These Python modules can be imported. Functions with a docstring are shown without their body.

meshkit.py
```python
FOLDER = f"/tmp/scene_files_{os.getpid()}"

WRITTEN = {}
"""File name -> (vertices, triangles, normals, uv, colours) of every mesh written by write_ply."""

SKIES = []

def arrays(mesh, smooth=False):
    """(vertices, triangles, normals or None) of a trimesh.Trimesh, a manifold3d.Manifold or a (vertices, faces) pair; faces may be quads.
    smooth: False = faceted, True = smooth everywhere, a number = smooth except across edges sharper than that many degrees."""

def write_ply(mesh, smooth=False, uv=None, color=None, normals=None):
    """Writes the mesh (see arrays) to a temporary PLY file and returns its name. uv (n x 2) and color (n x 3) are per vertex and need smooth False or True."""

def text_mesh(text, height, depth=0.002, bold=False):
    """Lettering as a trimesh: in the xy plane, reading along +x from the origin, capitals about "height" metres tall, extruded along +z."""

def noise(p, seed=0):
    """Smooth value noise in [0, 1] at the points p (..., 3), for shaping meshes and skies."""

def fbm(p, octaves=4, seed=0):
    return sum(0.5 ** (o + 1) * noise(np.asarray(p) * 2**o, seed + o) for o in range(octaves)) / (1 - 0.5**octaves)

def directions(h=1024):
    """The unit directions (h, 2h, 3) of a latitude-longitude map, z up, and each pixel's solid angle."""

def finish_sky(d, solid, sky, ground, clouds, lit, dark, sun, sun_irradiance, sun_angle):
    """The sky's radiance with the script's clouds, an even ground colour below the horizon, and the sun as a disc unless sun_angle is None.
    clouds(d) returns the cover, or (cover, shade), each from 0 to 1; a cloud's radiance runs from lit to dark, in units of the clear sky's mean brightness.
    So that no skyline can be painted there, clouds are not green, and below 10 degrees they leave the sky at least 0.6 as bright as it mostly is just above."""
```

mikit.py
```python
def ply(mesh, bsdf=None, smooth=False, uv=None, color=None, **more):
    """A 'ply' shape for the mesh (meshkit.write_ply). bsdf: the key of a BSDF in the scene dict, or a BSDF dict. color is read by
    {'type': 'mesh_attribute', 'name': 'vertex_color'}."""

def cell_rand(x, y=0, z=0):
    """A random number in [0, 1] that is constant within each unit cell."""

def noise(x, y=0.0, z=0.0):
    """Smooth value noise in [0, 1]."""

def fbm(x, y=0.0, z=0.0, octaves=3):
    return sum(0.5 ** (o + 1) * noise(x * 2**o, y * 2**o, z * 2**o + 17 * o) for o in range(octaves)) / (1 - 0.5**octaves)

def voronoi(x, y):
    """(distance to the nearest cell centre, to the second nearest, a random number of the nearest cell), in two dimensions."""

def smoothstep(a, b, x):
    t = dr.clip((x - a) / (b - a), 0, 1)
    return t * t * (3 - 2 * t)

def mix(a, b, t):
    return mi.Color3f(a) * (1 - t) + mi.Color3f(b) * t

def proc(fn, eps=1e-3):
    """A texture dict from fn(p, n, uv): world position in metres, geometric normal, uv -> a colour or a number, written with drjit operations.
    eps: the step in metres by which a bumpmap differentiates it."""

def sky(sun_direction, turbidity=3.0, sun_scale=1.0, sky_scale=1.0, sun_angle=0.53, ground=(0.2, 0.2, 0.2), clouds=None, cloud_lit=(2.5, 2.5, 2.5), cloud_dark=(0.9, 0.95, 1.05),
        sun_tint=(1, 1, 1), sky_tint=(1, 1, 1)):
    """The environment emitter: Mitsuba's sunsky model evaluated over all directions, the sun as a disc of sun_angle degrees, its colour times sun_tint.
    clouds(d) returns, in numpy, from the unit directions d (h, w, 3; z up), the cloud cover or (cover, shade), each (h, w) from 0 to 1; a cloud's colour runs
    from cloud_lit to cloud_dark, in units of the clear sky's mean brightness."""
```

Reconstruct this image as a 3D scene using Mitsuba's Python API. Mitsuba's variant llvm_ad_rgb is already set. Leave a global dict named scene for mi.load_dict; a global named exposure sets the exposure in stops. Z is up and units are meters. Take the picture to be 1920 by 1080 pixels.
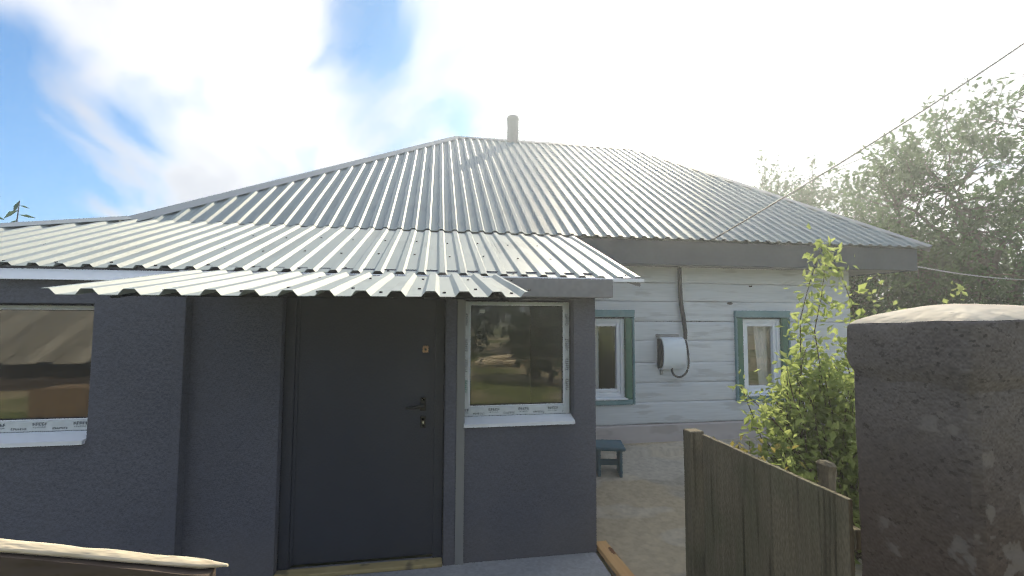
import math
import numpy as np
import trimesh
import manifold3d as m3
import drjit as dr
import mitsuba as mi
import mikit, meshkit
from mikit import proc, noise, fbm, voronoi, cell_rand, smoothstep, mix
from mitsuba import ScalarTransform4f as T

scene, labels = {}, {}
rng = np.random.default_rng(7)

# ------------------------------------------------------------------ camera, sky, exposure
EYE = np.array([0.0, 0.0, 1.73])
FWD = np.array([0.1629, 0.9847, 0.0620])
UP = np.array([-0.014, -0.0603, 0.9981])
scene["camera"] = {"type": "perspective", "fov": 96.956, "fov_axis": "x", "near_clip": 0.05, "far_clip": 900.0,
                   "to_world": T().look_at(origin=EYE.tolist(), target=(EYE + FWD).tolist(), up=UP.tolist())}
exposure = 2.25
GLARE = 0.0126  # density of the air added to imitate lens glare
SUN_AZ, SUN_EL = math.radians(30.0), math.radians(38.5)
SUN = np.array([math.sin(SUN_AZ) * math.cos(SUN_EL), math.cos(SUN_AZ) * math.cos(SUN_EL), math.sin(SUN_EL)])


def clouds(d):
    az = np.degrees(np.arctan2(d[..., 0], d[..., 1]))
    el = np.degrees(np.arcsin(np.clip(d[..., 2], -1, 1)))
    h = np.maximum(d[..., 2], 0.02) + 0.16
    q = np.stack([d[..., 0] / h, d[..., 1] / h, 0 * h], -1)
    # wispy cirrus: two stretched layers of noise on a flat sheet of cloud, warped
    w = meshkit.fbm(q * 0.9 + 3.1, 3, 5) - 0.5
    a = meshkit.fbm(np.stack([q[..., 0] * 1.3 + 1.2 * w, q[..., 1] * 0.55 + 0.9 * w, 0 * h], -1) + 7.0, 5, 11)
    b = meshkit.fbm(np.stack([q[..., 0] * 3.2 + 2.0 * w + 0.8 * q[..., 1], q[..., 1] * 1.2, 0 * h], -1) + 2.0, 4, 23)

    def blob(ca, ce, ra, re, tilt=0.0):
        x, y = az - ca, el - ce
        c, s = math.cos(math.radians(tilt)), math.sin(math.radians(tilt))
        return np.exp(-((c * x + s * y) / ra) ** 2 - ((-s * x + c * y) / re) ** 2)

    away = np.degrees(np.arccos(np.clip(d @ SUN, -1, 1)))
    f = meshkit.fbm(np.stack([q[..., 0] * 6.0 + 5.0 * w + 2.0 * q[..., 1], q[..., 1] * 2.0 + 2.0 * w, 0 * h], -1) + 4.0, 5, 31)
    cover = 1.0 * (a - 0.5) + 1.0 * (b - 0.5) + 1.6 * (f - 0.5) + 0.62
    cover = cover + 0.9 * np.exp(-((away / 19.0) ** 2)) + 0.6 * blob(48.0, 25.0, 25.0, 25.0)
    cover = cover - 0.75 * blob(-1.5, 30.0, 13.0, 12.0, 20.0) - 0.4 * blob(-6.0, 20.0, 6.0, 6.0, 25.0) - 1.15 * blob(-42.0, 11.5, 14.0, 6.5, -26.0) - 0.55 * blob(-40, 20, 4.0, 4)
    cover = cover + 0.5 * blob(-22.0, 22.0, 10.0, 13.0, 0.0) + 0.5 * blob(-34, 29, 14, 6, 0) + 0.35 * blob(-33, 9.5, 9, 0.9, -2)
    cover = smoothstep_np(-0.02, 0.92, cover)
    shade = 0.85 * smoothstep_np(0.35, 0.7, 0.5 * b + 0.5 * f) * (1 - np.exp(-((away / 40.0) ** 2)))
    return cover, shade


def smoothstep_np(a, b, x):
    t = np.clip((x - a) / (b - a), 0, 1)
    return t * t * (3 - 2 * t)


scene["sky"] = mikit.sky(SUN, turbidity=3.0, sun_scale=1.0, sky_scale=1.0, clouds=clouds, cloud_lit=(2.9, 2.9, 2.95), cloud_dark=(1.6, 1.68, 1.9), sky_tint=(0.58, 0.94, 1.18), sun_tint=(0.93, 1.0, 1.05))


# ------------------------------------------------------------------ helpers
def key(base):
    if base not in scene and base not in labels:
        return base
    i = 1
    while f"{base}_{i:03d}" in scene or f"{base}_{i:03d}" in labels:
        i += 1
    return f"{base}_{i:03d}"


def add(name, mesh, bsdf, smooth=False, parent=None, **more):
    k = key(name if parent is None else parent + "__" + name)
    scene[k] = mikit.ply(mesh, bsdf, smooth=smooth, **more)
    return k


def thing(name, label, category, group=None):
    k = key(name)
    labels[k] = {"label": label, "category": category}
    if group:
        labels[k]["group"] = group
    return k


def structure(name, mesh, bsdf, smooth=False):
    k = add(name, mesh, bsdf, smooth)
    labels[k] = {"kind": "structure"}
    return k


def box(x0, x1, y0, y1, z0, z1, b=0.003):
    """A box with chamfered edges."""
    p = []
    for sx, x in ((1, x0), (-1, x1)):
        for sy, y in ((1, y0), (-1, y1)):
            for sz, z in ((1, z0), (-1, z1)):
                p += [(x, y + sy * b, z + sz * b), (x + sx * b, y, z + sz * b), (x + sx * b, y + sy * b, z)]
    return trimesh.convex.convex_hull(np.array(p))


def cat(*ms):
    return trimesh.util.concatenate([m for m in ms])


def turned(mesh, deg, about=(0, 0, 0), axis=(0, 0, 1)):
    m = mesh.copy()
    m.apply_transform(trimesh.transformations.rotation_matrix(math.radians(deg), axis, about))
    return m


def tube(points, radii, sides=8, caps=True):
    p = np.asarray(points, float)
    r = np.broadcast_to(radii, (len(p),)).astype(float)
    t = np.gradient(p, axis=0)
    t /= np.linalg.norm(t, axis=1, keepdims=True) + 1e-12
    a = np.cross(t, np.where(np.abs(t[:, 2:]) < 0.9, [0, 0, 1.0], [1.0, 0, 0]))
    a /= np.linalg.norm(a, axis=1, keepdims=True) + 1e-12
    b = np.cross(t, a)
    ang = np.arange(sides) * 2 * np.pi / sides
    v = p[:, None] + r[:, None, None] * (np.cos(ang)[None, :, None] * a[:, None] + np.sin(ang)[None, :, None] * b[:, None])
    i, j = np.meshgrid(np.arange(len(p) - 1), np.arange(sides), indexing="ij")
    q = np.stack([i * sides + j, i * sides + (j + 1) % sides, (i + 1) * sides + (j + 1) % sides, (i + 1) * sides + j], -1).reshape(-1, 4)
    f = np.vstack([q[:, [0, 2, 1]], q[:, [0, 3, 2]]])
    v = v.reshape(-1, 3)
    if caps:
        n = len(v)
        v = np.vstack([v, p[0], p[-1]])
        k = np.arange(sides)
        e = (len(p) - 1) * sides
        f = np.vstack([f, np.stack([np.full(sides, n), k, (k + 1) % sides], -1), np.stack([np.full(sides, n + 1), e + (k + 1) % sides, e + k], -1)])
    return trimesh.Trimesh(v, f, process=False)


def prism(poly, axis, a, b):
    """Extrude a convex 2-D outline along an axis (0 = x: outline in y,z; 1 = y: outline in x,z)."""
    poly = np.asarray(poly, float)
    pts = []
    for t in (a, b):
        for u, w in poly:
            pts.append((t, u, w) if axis == 0 else (u, t, w))
    return trimesh.convex.convex_hull(np.array(pts))


def grid_mesh(xs, ys, zfun):
    X, Y = np.meshgrid(xs, ys, indexing="ij")
    v = np.stack([X, Y, zfun(X, Y)], -1).reshape(-1, 3)
    n, m = len(xs), len(ys)
    i, j = np.meshgrid(np.arange(n - 1), np.arange(m - 1), indexing="ij")
    q = np.stack([i * m + j, (i + 1) * m + j, (i + 1) * m + j + 1, i * m + j + 1], -1).reshape(-1, 4)
    return trimesh.Trimesh(v, np.vstack([q[:, [0, 1, 2]], q[:, [0, 2, 3]]]), process=False)


# ------------------------------------------------------------------ materials
def mat(name, color, rough=0.6, spec=0.4, bump=None, bump_scale=1.0, eps=2e-3, two=True, **more):
    base = proc(color) if callable(color) else {"type": "rgb", "value": list(color)}
    d = {"type": "principled", "base_color": base, "roughness": proc(rough) if callable(rough) else rough, "specular": spec, **more}
    if bump is not None:
        d = {"type": "bumpmap", "nested": d, "arbitrary": proc(bump, eps=eps), "scale": bump_scale}
    scene[name] = {"type": "twosided", "bsdf": d} if two else d
    return name


def m_plaster(p, n, uv):
    g = fbm(p.x * 2.1 + p.y, p.y * 2.0, p.z * 1.3, 4)
    f = noise(p.x * 170, p.y * 170, p.z * 170)
    r = noise(p.x * 75, p.y * 75, p.z * 75)
    c = mix((0.088, 0.095, 0.122), (0.130, 0.135, 0.162), g)
    run = smoothstep(0.55, 0.8, fbm(p.x * 16, p.y * 16, p.z * 0.7, 3)) * smoothstep(0.2, 0.9, p.z)
    dust = smoothstep(0.38, 0.0, p.z + 0.25 * (fbm(p.x * 6, p.y * 6, 2, 3) - 0.5))
    c = mix(c * (0.66 + 0.36 * f + 0.32 * r), (0.09, 0.09, 0.105), 0.18 * run)
    return mix(c, (0.17, 0.155, 0.14), 0.35 * dust)


mat("mat_plaster", m_plaster, 0.8, 0.25, lambda p, n, uv: fbm(p.x * 110, p.y * 110, p.z * 110, 3) + 2.5 * fbm(p.x * 7, p.y * 7, p.z * 4, 3), 0.0028)


def m_strip(p, n, uv):
    g = fbm(p.x * 8, p.y * 8, p.z * 2.2, 3)
    return mix((0.19, 0.20, 0.20), (0.28, 0.285, 0.275), g)


mat("mat_strip", m_strip, 0.6, 0.35)


def m_door(p, n, uv):
    f = noise(p.x * 220, p.y * 220, p.z * 220)
    return mi.Color3f(0.034, 0.040, 0.056) * (0.72 + 0.4 * f + 0.25 * fbm(p.x * 3, p.z * 2, 4, 3))


mat("mat_door", m_door, 0.42, 0.5, lambda p, n, uv: fbm(p.x * 260, p.y * 260, p.z * 260, 2), 0.0012, eps=1e-3)


def m_roof(p, n, uv):
    g = fbm(p.x * 0.9, p.y * 0.9, p.z, 3)
    s = noise(p.x * 26, p.y * 1.6, 3)
    d = smoothstep(0.62, 0.8, fbm(p.x * 5, p.y * 2.2, 9, 4))
    c = mix((0.138, 0.188, 0.218), (0.178, 0.228, 0.25), g)
    return c * (0.94 + 0.1 * s) * (1 - 0.13 * d)


mat("mat_roof", m_roof, 0.52, 0.35, lambda p, n, uv: fbm(p.x * 3, p.y * 1.1, p.z * 2, 3), 0.006, eps=5e-3)


def m_roof_pale(p, n, uv):
    g = fbm(p.x * 0.9, p.y * 0.9, p.z, 3)
    d = smoothstep(0.6, 0.8, fbm(p.x * 5, p.y * 2.2, 9, 4))
    c = mix((0.235, 0.282, 0.29), (0.29, 0.328, 0.325), g)
    return c * (1 - 0.12 * d)


mat("mat_roof_pale", m_roof_pale, 0.52, 0.35, lambda p, n, uv: fbm(p.x * 3, p.y * 1.1, p.z * 2, 3), 0.006, eps=5e-3)
mat("mat_cap", (0.17, 0.20, 0.225), 0.4, 0.5)
mat("mat_white_trim", (0.76, 0.81, 0.86), 0.35, 0.5)
mat("mat_pvc", (0.68, 0.74, 0.80), 0.35, 0.5)


def m_film(p, n, uv):
    g = fbm(p.x * 30, p.z * 30, 2, 3)
    return mix((0.50, 0.56, 0.57), (0.66, 0.70, 0.71), g)


mat("mat_film", m_film, 0.45, 0.4)
mat("mat_print", (0.13, 0.15, 0.17), 0.6, 0.2)
mat("mat_print_green", (0.08, 0.24, 0.18), 0.6, 0.2)
mat("mat_dark", (0.02, 0.022, 0.028), 0.6, 0.3)
mat("mat_black_metal", (0.015, 0.016, 0.018), 0.3, 0.5)
scene["mat_chrome"] = {"type": "roughconductor", "material": "Cr", "alpha": 0.12}
mat("mat_brass", (0.48, 0.30, 0.16), 0.4, 0.5)


def m_whitewash(p, n, uv):
    g = fbm(p.x * 1.3, p.z * 5.0, p.y, 4)
    grain = fbm(p.x * 5.0, p.z * 90.0, 4, 3)
    worn = smoothstep(0.60, 0.75, fbm(p.x * 2.4, p.z * 16.0, 7, 4))
    low = smoothstep(0.55, 0.2, p.z + 0.3 * (fbm(p.x * 3, p.z * 3, 1, 2) - 0.5))
    c = mix((0.53, 0.58, 0.625), (0.64, 0.69, 0.725), g) * (0.90 + 0.14 * grain)
    c = mix(c, (0.38, 0.40, 0.41), 0.5 * worn)
    return mix(c, (0.42, 0.39, 0.37), 0.4 * low)


mat("mat_whitewash", m_whitewash, 0.85, 0.15, lambda p, n, uv: fbm(p.x * 6, p.y * 6, p.z * 80, 3), 0.004)


def m_plinth(p, n, uv):
    g = fbm(p.x * 4, p.z * 8, p.y, 4)
    worn = smoothstep(0.55, 0.72, fbm(p.x * 3, p.z * 9, 3, 4))
    return mix(mix((0.40, 0.375, 0.38), (0.50, 0.48, 0.485), g), (0.30, 0.28, 0.265), 0.5 * worn)


mat("mat_plinth", m_plinth, 0.9, 0.1, lambda p, n, uv: fbm(p.x * 25, p.y * 25, p.z * 25, 3), 0.01)


def wood_paint(a, b):
    def fn(p, n, uv):
        g = fbm(p.x * 4, p.z * 4, p.y * 4, 3)
        s = noise(p.x * 50, p.z * 50, p.y * 50)
        return mix(a, b, g) * (0.92 + 0.14 * s)
    return fn


mat("mat_teal", wood_paint((0.115, 0.22, 0.25), (0.165, 0.29, 0.32)), 0.5, 0.4)
mat("mat_green", wood_paint((0.045, 0.13, 0.095), (0.07, 0.18, 0.125)), 0.5, 0.4)
mat("mat_stool", wood_paint((0.06, 0.115, 0.155), (0.105, 0.175, 0.215)), 0.6, 0.3)
mat("mat_fascia", wood_paint((0.045, 0.060, 0.080), (0.07, 0.088, 0.11)), 0.7, 0.2)
mat("mat_soffit", wood_paint((0.12, 0.13, 0.15), (0.17, 0.18, 0.20)), 0.8, 0.2)
mat("mat_eave_box", wood_paint((0.19, 0.20, 0.21), (0.25, 0.25, 0.26)), 0.7, 0.2)


def m_pine(p, n, uv):
    g = fbm(p.x * 60 + 2 * noise(p.y * 3), p.y * 2.5, p.z * 60, 3)
    k = smoothstep(0.80, 0.86, noise(p.x * 22, p.y * 8, 5))
    return mix(mix((0.52, 0.30, 0.12), (0.72, 0.46, 0.22), g), (0.20, 0.09, 0.04), k)


mat("mat_pine", m_pine, 0.6, 0.3)


def m_threshold(p, n, uv):
    g = fbm(p.x * 6, p.y * 40, p.z * 40, 3)
    d = smoothstep(0.6, 0.75, fbm(p.x * 9, p.y * 9, 3, 3))
    return mix(mix((0.30, 0.24, 0.11), (0.48, 0.39, 0.20), g), (0.10, 0.09, 0.07), 0.7 * d)


mat("mat_threshold", m_threshold, 0.8, 0.2)


def m_oldwood(p, n, uv):
    board = cell_rand(dr.floor((p.y - 1.62) / 0.1447), 3)
    g = fbm(p.y * 70, p.x * 70, p.z * 2.5, 4)
    s = smoothstep(0.58, 0.75, fbm(p.y * 26, p.x * 26, p.z * 1.1, 3))
    c = mix((0.115, 0.100, 0.070), (0.195, 0.172, 0.125), g) * (0.88 + 0.2 * board)
    moss = smoothstep(0.5, 0.75, fbm(p.y * 5, p.z * 4, 6, 3))
    c = mix(c, (0.10, 0.108, 0.066), 0.5 * moss)
    fine = noise(p.y * 220, p.x * 220, p.z * 60)
    return c * (1 - 0.55 * s) * (0.8 + 0.4 * fine)


mat("mat_oldwood", m_oldwood, 0.85, 0.15, lambda p, n, uv: fbm(p.y * 90, p.x * 90, p.z * 4, 3), 0.004)


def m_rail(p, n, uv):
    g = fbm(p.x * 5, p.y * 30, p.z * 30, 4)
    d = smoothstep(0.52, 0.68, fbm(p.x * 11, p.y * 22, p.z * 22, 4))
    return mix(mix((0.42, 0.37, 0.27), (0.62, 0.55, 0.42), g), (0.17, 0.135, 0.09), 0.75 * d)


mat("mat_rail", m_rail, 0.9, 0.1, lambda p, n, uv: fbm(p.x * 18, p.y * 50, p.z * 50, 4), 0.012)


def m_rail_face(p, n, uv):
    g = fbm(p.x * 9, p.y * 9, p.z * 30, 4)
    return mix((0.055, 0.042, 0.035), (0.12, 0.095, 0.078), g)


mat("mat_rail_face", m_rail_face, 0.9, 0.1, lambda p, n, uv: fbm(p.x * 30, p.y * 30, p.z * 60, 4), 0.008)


def m_pillar(p, n, uv):
    g = fbm(p.x * 5, p.y * 5, p.z * 5, 4)
    f = fbm(p.x * 70, p.y * 70, p.z * 70, 3)
    low = smoothstep(1.55, 0.9, p.z)
    c = mix((0.100, 0.090, 0.090), (0.155, 0.142, 0.138), g) * (0.75 + 0.5 * f)
    c = mix(c, c * mi.Color3f(0.66, 0.56, 0.50), low)
    peel = smoothstep(0.60, 0.68, fbm(p.x * 15 + 2.4, p.y * 15, p.z * 13 + 4.0, 4)) * smoothstep(0.62, 0.5, dr.abs(p.z - 1.02) + 2.2 * dr.abs(p.y - 1.22) + 1.2 * dr.abs(p.x - 1.6))
    grit = noise(p.x * 150, p.y * 150, p.z * 150)
    pit = smoothstep(0.60, 0.72, fbm(p.x * 55 + 3 * g, p.y * 55, p.z * 65, 5))
    c = c * (1 - 0.35 * pit)
    return mix(c * (0.8 + 0.4 * grit), (0.22, 0.205, 0.195), 0.5 * peel)


mat("mat_pillar", m_pillar, 0.92, 0.1, lambda p, n, uv: fbm(p.x * 30, p.y * 30, p.z * 30, 5), 0.009)


def m_mortar_sunlit(p, n, uv):
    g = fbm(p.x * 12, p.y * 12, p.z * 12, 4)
    return mix((0.44, 0.40, 0.33), (0.60, 0.56, 0.47), g)  # mortar colour lightened to carry the sunlight on the cap top


mat("mat_mortar_sunlit", m_mortar_sunlit, 0.9, 0.1, lambda p, n, uv: fbm(p.x * 40, p.y * 40, p.z * 40, 4), 0.01)


def m_yard(p, n, uv):
    g = fbm(p.x * 1.7, p.y * 1.7, 1, 4)
    f = fbm(p.x * 28, p.y * 28, 5, 4)
    wet = smoothstep(0.47, 0.56, fbm(p.x * 1.1 + 3, p.y * 1.3 + 0.3 * p.x, 8, 3))
    c = mix((0.37, 0.315, 0.225), (0.47, 0.41, 0.305), g)
    c = mix(c, (0.325, 0.31, 0.275), 0.8 * wet)
    pale = smoothstep(0.55, 0.62, fbm(p.x * 1.5 + 9, p.y * 2.6, 3, 3))
    return mix(c, (0.50, 0.47, 0.41), 0.5 * pale) * (0.80 + 0.40 * f)


mat("mat_yard", m_yard, 0.9, 0.12, lambda p, n, uv: fbm(p.x * 16, p.y * 16, 3, 5), 0.008)


def m_slab(p, n, uv):
    g = fbm(p.x * 3, p.y * 3, 1, 4)
    f = fbm(p.x * 50, p.y * 50, 5, 3)
    return mix((0.27, 0.29, 0.32), (0.38, 0.39, 0.40), g) * (0.85 + 0.3 * f)


mat("mat_slab", m_slab, 0.85, 0.15, lambda p, n, uv: fbm(p.x * 40, p.y * 40, 3, 4), 0.005)


def m_ground(p, n, uv):
    g = fbm(p.x * 0.5, p.y * 0.5, 1, 4)
    f = fbm(p.x * 9, p.y * 9, 5, 4)
    grass = smoothstep(0.38, 0.62, g)
    c = mix((0.27, 0.235, 0.15), (0.12, 0.14, 0.05), grass)
    return c * (0.6 + 0.8 * f)


mat("mat_ground", m_ground, 0.95, 0.08, lambda p, n, uv: fbm(p.x * 12, p.y * 12, 3, 4), 0.02)
mat("mat_meter", (0.66, 0.74, 0.80), 0.35, 0.5)
mat("mat_cable", (0.03, 0.032, 0.038), 0.5, 0.4)
mat("mat_wire", (0.05, 0.05, 0.055), 0.5, 0.4)
mat("mat_wire_pale", (0.45, 0.47, 0.48), 0.5, 0.4)
mat("mat_pipe", (0.25, 0.26, 0.26), 0.55, 0.4)


def m_bark(p, n, uv):
    return mix((0.06, 0.045, 0.034), (0.15, 0.12, 0.095), fbm(p.x * 20, p.y * 20, p.z * 6, 3))


mat("mat_bark", m_bark, 0.9, 0.1)


def leaf_mat(name, a, b, trans=0.9):
    def fn(p, n, uv):
        return mix(a, b, noise(p.x * 9, p.y * 9, p.z * 9))
    scene[name] = {"type": "principledthin", "base_color": proc(fn), "roughness": 0.32, "diff_trans": trans, "eta": 1.4, "spec_trans": 0.0}
    return name


leaf_mat("mat_leaf_apple", (0.07, 0.125, 0.05), (0.13, 0.20, 0.085), 1.1)
leaf_mat("mat_leaf_back", (0.06, 0.105, 0.055), (0.11, 0.165, 0.085), 1.0)
leaf_mat("mat_leaf_bush", (0.28, 0.36, 0.10), (0.46, 0.53, 0.20), 1.2)
leaf_mat("mat_leaf_dry", (0.26, 0.24, 0.07), (0.36, 0.31, 0.10), 0.9)
scene["mat_glass"] = {"type": "thindielectric", "int_ior": 1.52}
mat("mat_curtain", wood_paint((0.50, 0.52, 0.54), (0.62, 0.64, 0.66)), 0.9, 0.1)
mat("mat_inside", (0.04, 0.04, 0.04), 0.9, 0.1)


def m_shingle(p, n, uv):
    g = fbm(p.x * 14, p.y * 3, p.z * 3, 4)
    b = cell_rand(dr.floor((p.x + 15.4) / 0.325), 7)
    return mix((0.15, 0.145, 0.125), (0.42, 0.39, 0.31), g) * (0.55 + 0.7 * b)


mat("mat_shingle", m_shingle, 0.9, 0.1)
mat("mat_crate", wood_paint((0.16, 0.115, 0.07), (0.28, 0.20, 0.125)), 0.8, 0.2)
mat("mat_firewood", wood_paint((0.55, 0.47, 0.33), (0.75, 0.66, 0.48)), 0.9, 0.1)


# ------------------------------------------------------------------ ground
def ground_z(x, y):
    rise = 0.125 * smoothstep_np(3.0, 5.0, y) * smoothstep_np(30, 8, np.abs(x)) * smoothstep_np(40, 16, np.abs(y))
    return -0.035 + rise


def spaced(lo, hi, near0, near1, step):
    far = 4.0 * 1.35 ** np.arange(0, 18)
    a = [near0 - v for v in np.cumsum(far) if near0 - v > lo][::-1]
    b = [near1 + v for v in np.cumsum(far) if near1 + v < hi]
    return np.array([lo] + a + list(np.arange(near0, near1 + 1e-6, step)) + b + [hi])


structure("ground", grid_mesh(spaced(-160, 160, -12, 14, 0.5), spaced(-160, 160, -12, 16, 0.5), lambda X, Y: ground_z(X, Y)), "mat_ground", True)


def yard_z(X, Y):
    p = np.stack([X, Y, 0 * X], -1)
    edge = np.minimum.reduce([X - 1.19, 5.1 - Y, 7.2 - X, Y - 0.3])
    drop = np.where(edge <= 1e-6, -0.03, 0.0)
    return ground_z(X, Y) + 0.016 + 0.018 * (meshkit.fbm(p * 2.1, 3, 3) - 0.5) + 0.006 * (meshkit.fbm(p * 11, 2, 4) - 0.5) + drop


structure("yard", grid_mesh(np.linspace(1.19, 7.2, 151), np.linspace(0.3, 5.1, 121), yard_z), "mat_yard", True)
# low concrete apron along the foot of the house wall
ax = np.linspace(1.19, 6.2, 120)
pr = np.array([(5.0, 0.07), (5.04, 0.15), (5.10, 0.185), (5.2, 0.195), (5.32, 0.20)])
V = np.zeros((len(ax), len(pr), 3))
V[..., 0] = ax[:, None]
V[..., 1] = pr[:, 0] + 0.05 * (meshkit.fbm(np.stack([ax * 1.7, 0 * ax, 0 * ax], -1), 3, 8) - 0.5)[:, None] * np.array([1, 1, 0.6, 0.3, 0])
V[..., 2] = pr[:, 1] + 0.03 * (meshkit.fbm(np.stack([ax * 3.1, 0 * ax, 0 * ax], -1), 3, 9) - 0.5)[:, None] * np.array([0, 1, 1, 0.5, 0])
n_, k_ = len(ax), len(pr)
ii, jj = np.meshgrid(np.arange(n_ - 1), np.arange(k_ - 1), indexing="ij")
qq = np.stack([ii * k_ + jj, (ii + 1) * k_ + jj, (ii + 1) * k_ + jj + 1, ii * k_ + jj + 1], -1).reshape(-1, 4)
structure("concrete_apron", trimesh.Trimesh(V.reshape(-1, 3), np.vstack([qq[:, [0, 1, 2]], qq[:, [0, 2, 3]]]), process=False), "mat_yard", 40)
structure("doorstep_slab", box(-4.4, 1.185, 1.95, 3.44, -0.12, 0.0, 0.012), "mat_slab")


# ------------------------------------------------------------------ ribbed sheet metal
PITCH, PHASE = 0.1457, 0.180


def ribbed(P0, u, v, ua, ub, lo, hi, cuts=(), pitch=PITCH, phase=PHASE, h=0.021, wb=0.036, wt=0.019, t=0.0025, wave=0.0015, seed=0):
    """Trapezoid sheet on the plane P0 + a u + b v, a from ua to ub and b from lo(a) to hi(a)."""
    P0, u, v = (np.asarray(q, float) for q in (P0, u, v))
    n = np.cross(u, v)
    k0, k1 = math.floor((ua - phase) / pitch) - 1, math.ceil((ub - phase) / pitch) + 1
    pts = [(ua, None), (ub, None)] + [(c, None) for c in cuts if ua < c < ub]
    for k in range(k0, k1 + 1):
        c = phase + k * pitch
        pts += [(c - wb, 0), (c - wt, 1), (c + wt, 1), (c + wb, 0)]
    prof = sorted([(a, q) for a, q in pts if q is not None])
    A, Q = np.array([a for a, _ in prof]), np.array([q for _, q in prof], float)
    a = np.unique(np.round([x for x, _ in pts if ua - 1e-9 <= x <= ub + 1e-9], 6))
    z = np.interp(a, A, Q) * h
    b0, b1 = np.array([lo(x) for x in a]), np.array([hi(x) for x in a])
    keep = b1 > b0 - 1e-6
    a, z, b0, b1 = a[keep], z[keep], b0[keep], np.maximum(b1[keep], b0[keep] + 1e-4)
    s = np.linspace(0, 1, 7)
    B = b0[:, None] + (b1 - b0)[:, None] * s[None]
    wob = wave * np.sin(B * 3.1 + a[:, None] * 2.0 + seed) * (s * (1 - s) * 4)[None]
    top = P0 + a[:, None, None] * u + B[..., None] * v + (z[:, None] + wob)[..., None] * n
    m, c = top.shape[:2]
    bot = top - t * n
    i, j = np.meshgrid(np.arange(m - 1), np.arange(c - 1), indexing="ij")
    q = np.stack([i * c + j, (i + 1) * c + j, (i + 1) * c + j + 1, i * c + j + 1], -1).reshape(-1, 4)
    o = m * c
    F = [q, q[:, ::-1] + o]
    r = np.arange(m - 1)
    F.append(np.stack([r * c, r * c + o, (r + 1) * c + o, (r + 1) * c], -1))
    e = c - 1
    F.append(np.stack([r * c + e, (r + 1) * c + e, (r + 1) * c + e + o, r * c + e + o], -1))
    w = np.arange(c - 1)
    F.append(np.stack([w, w + 1, w + 1 + o, w + o], -1))
    g = (m - 1) * c
    F.append(np.stack([g + w, g + w + o, g + w + 1 + o, g + w + 1], -1))
    F = np.vstack(F)
    return trimesh.Trimesh(np.vstack([top.reshape(-1, 3), bot.reshape(-1, 3)]), np.vstack([F[:, [0, 1, 2]], F[:, [0, 2, 3]]]), process=False)


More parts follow.
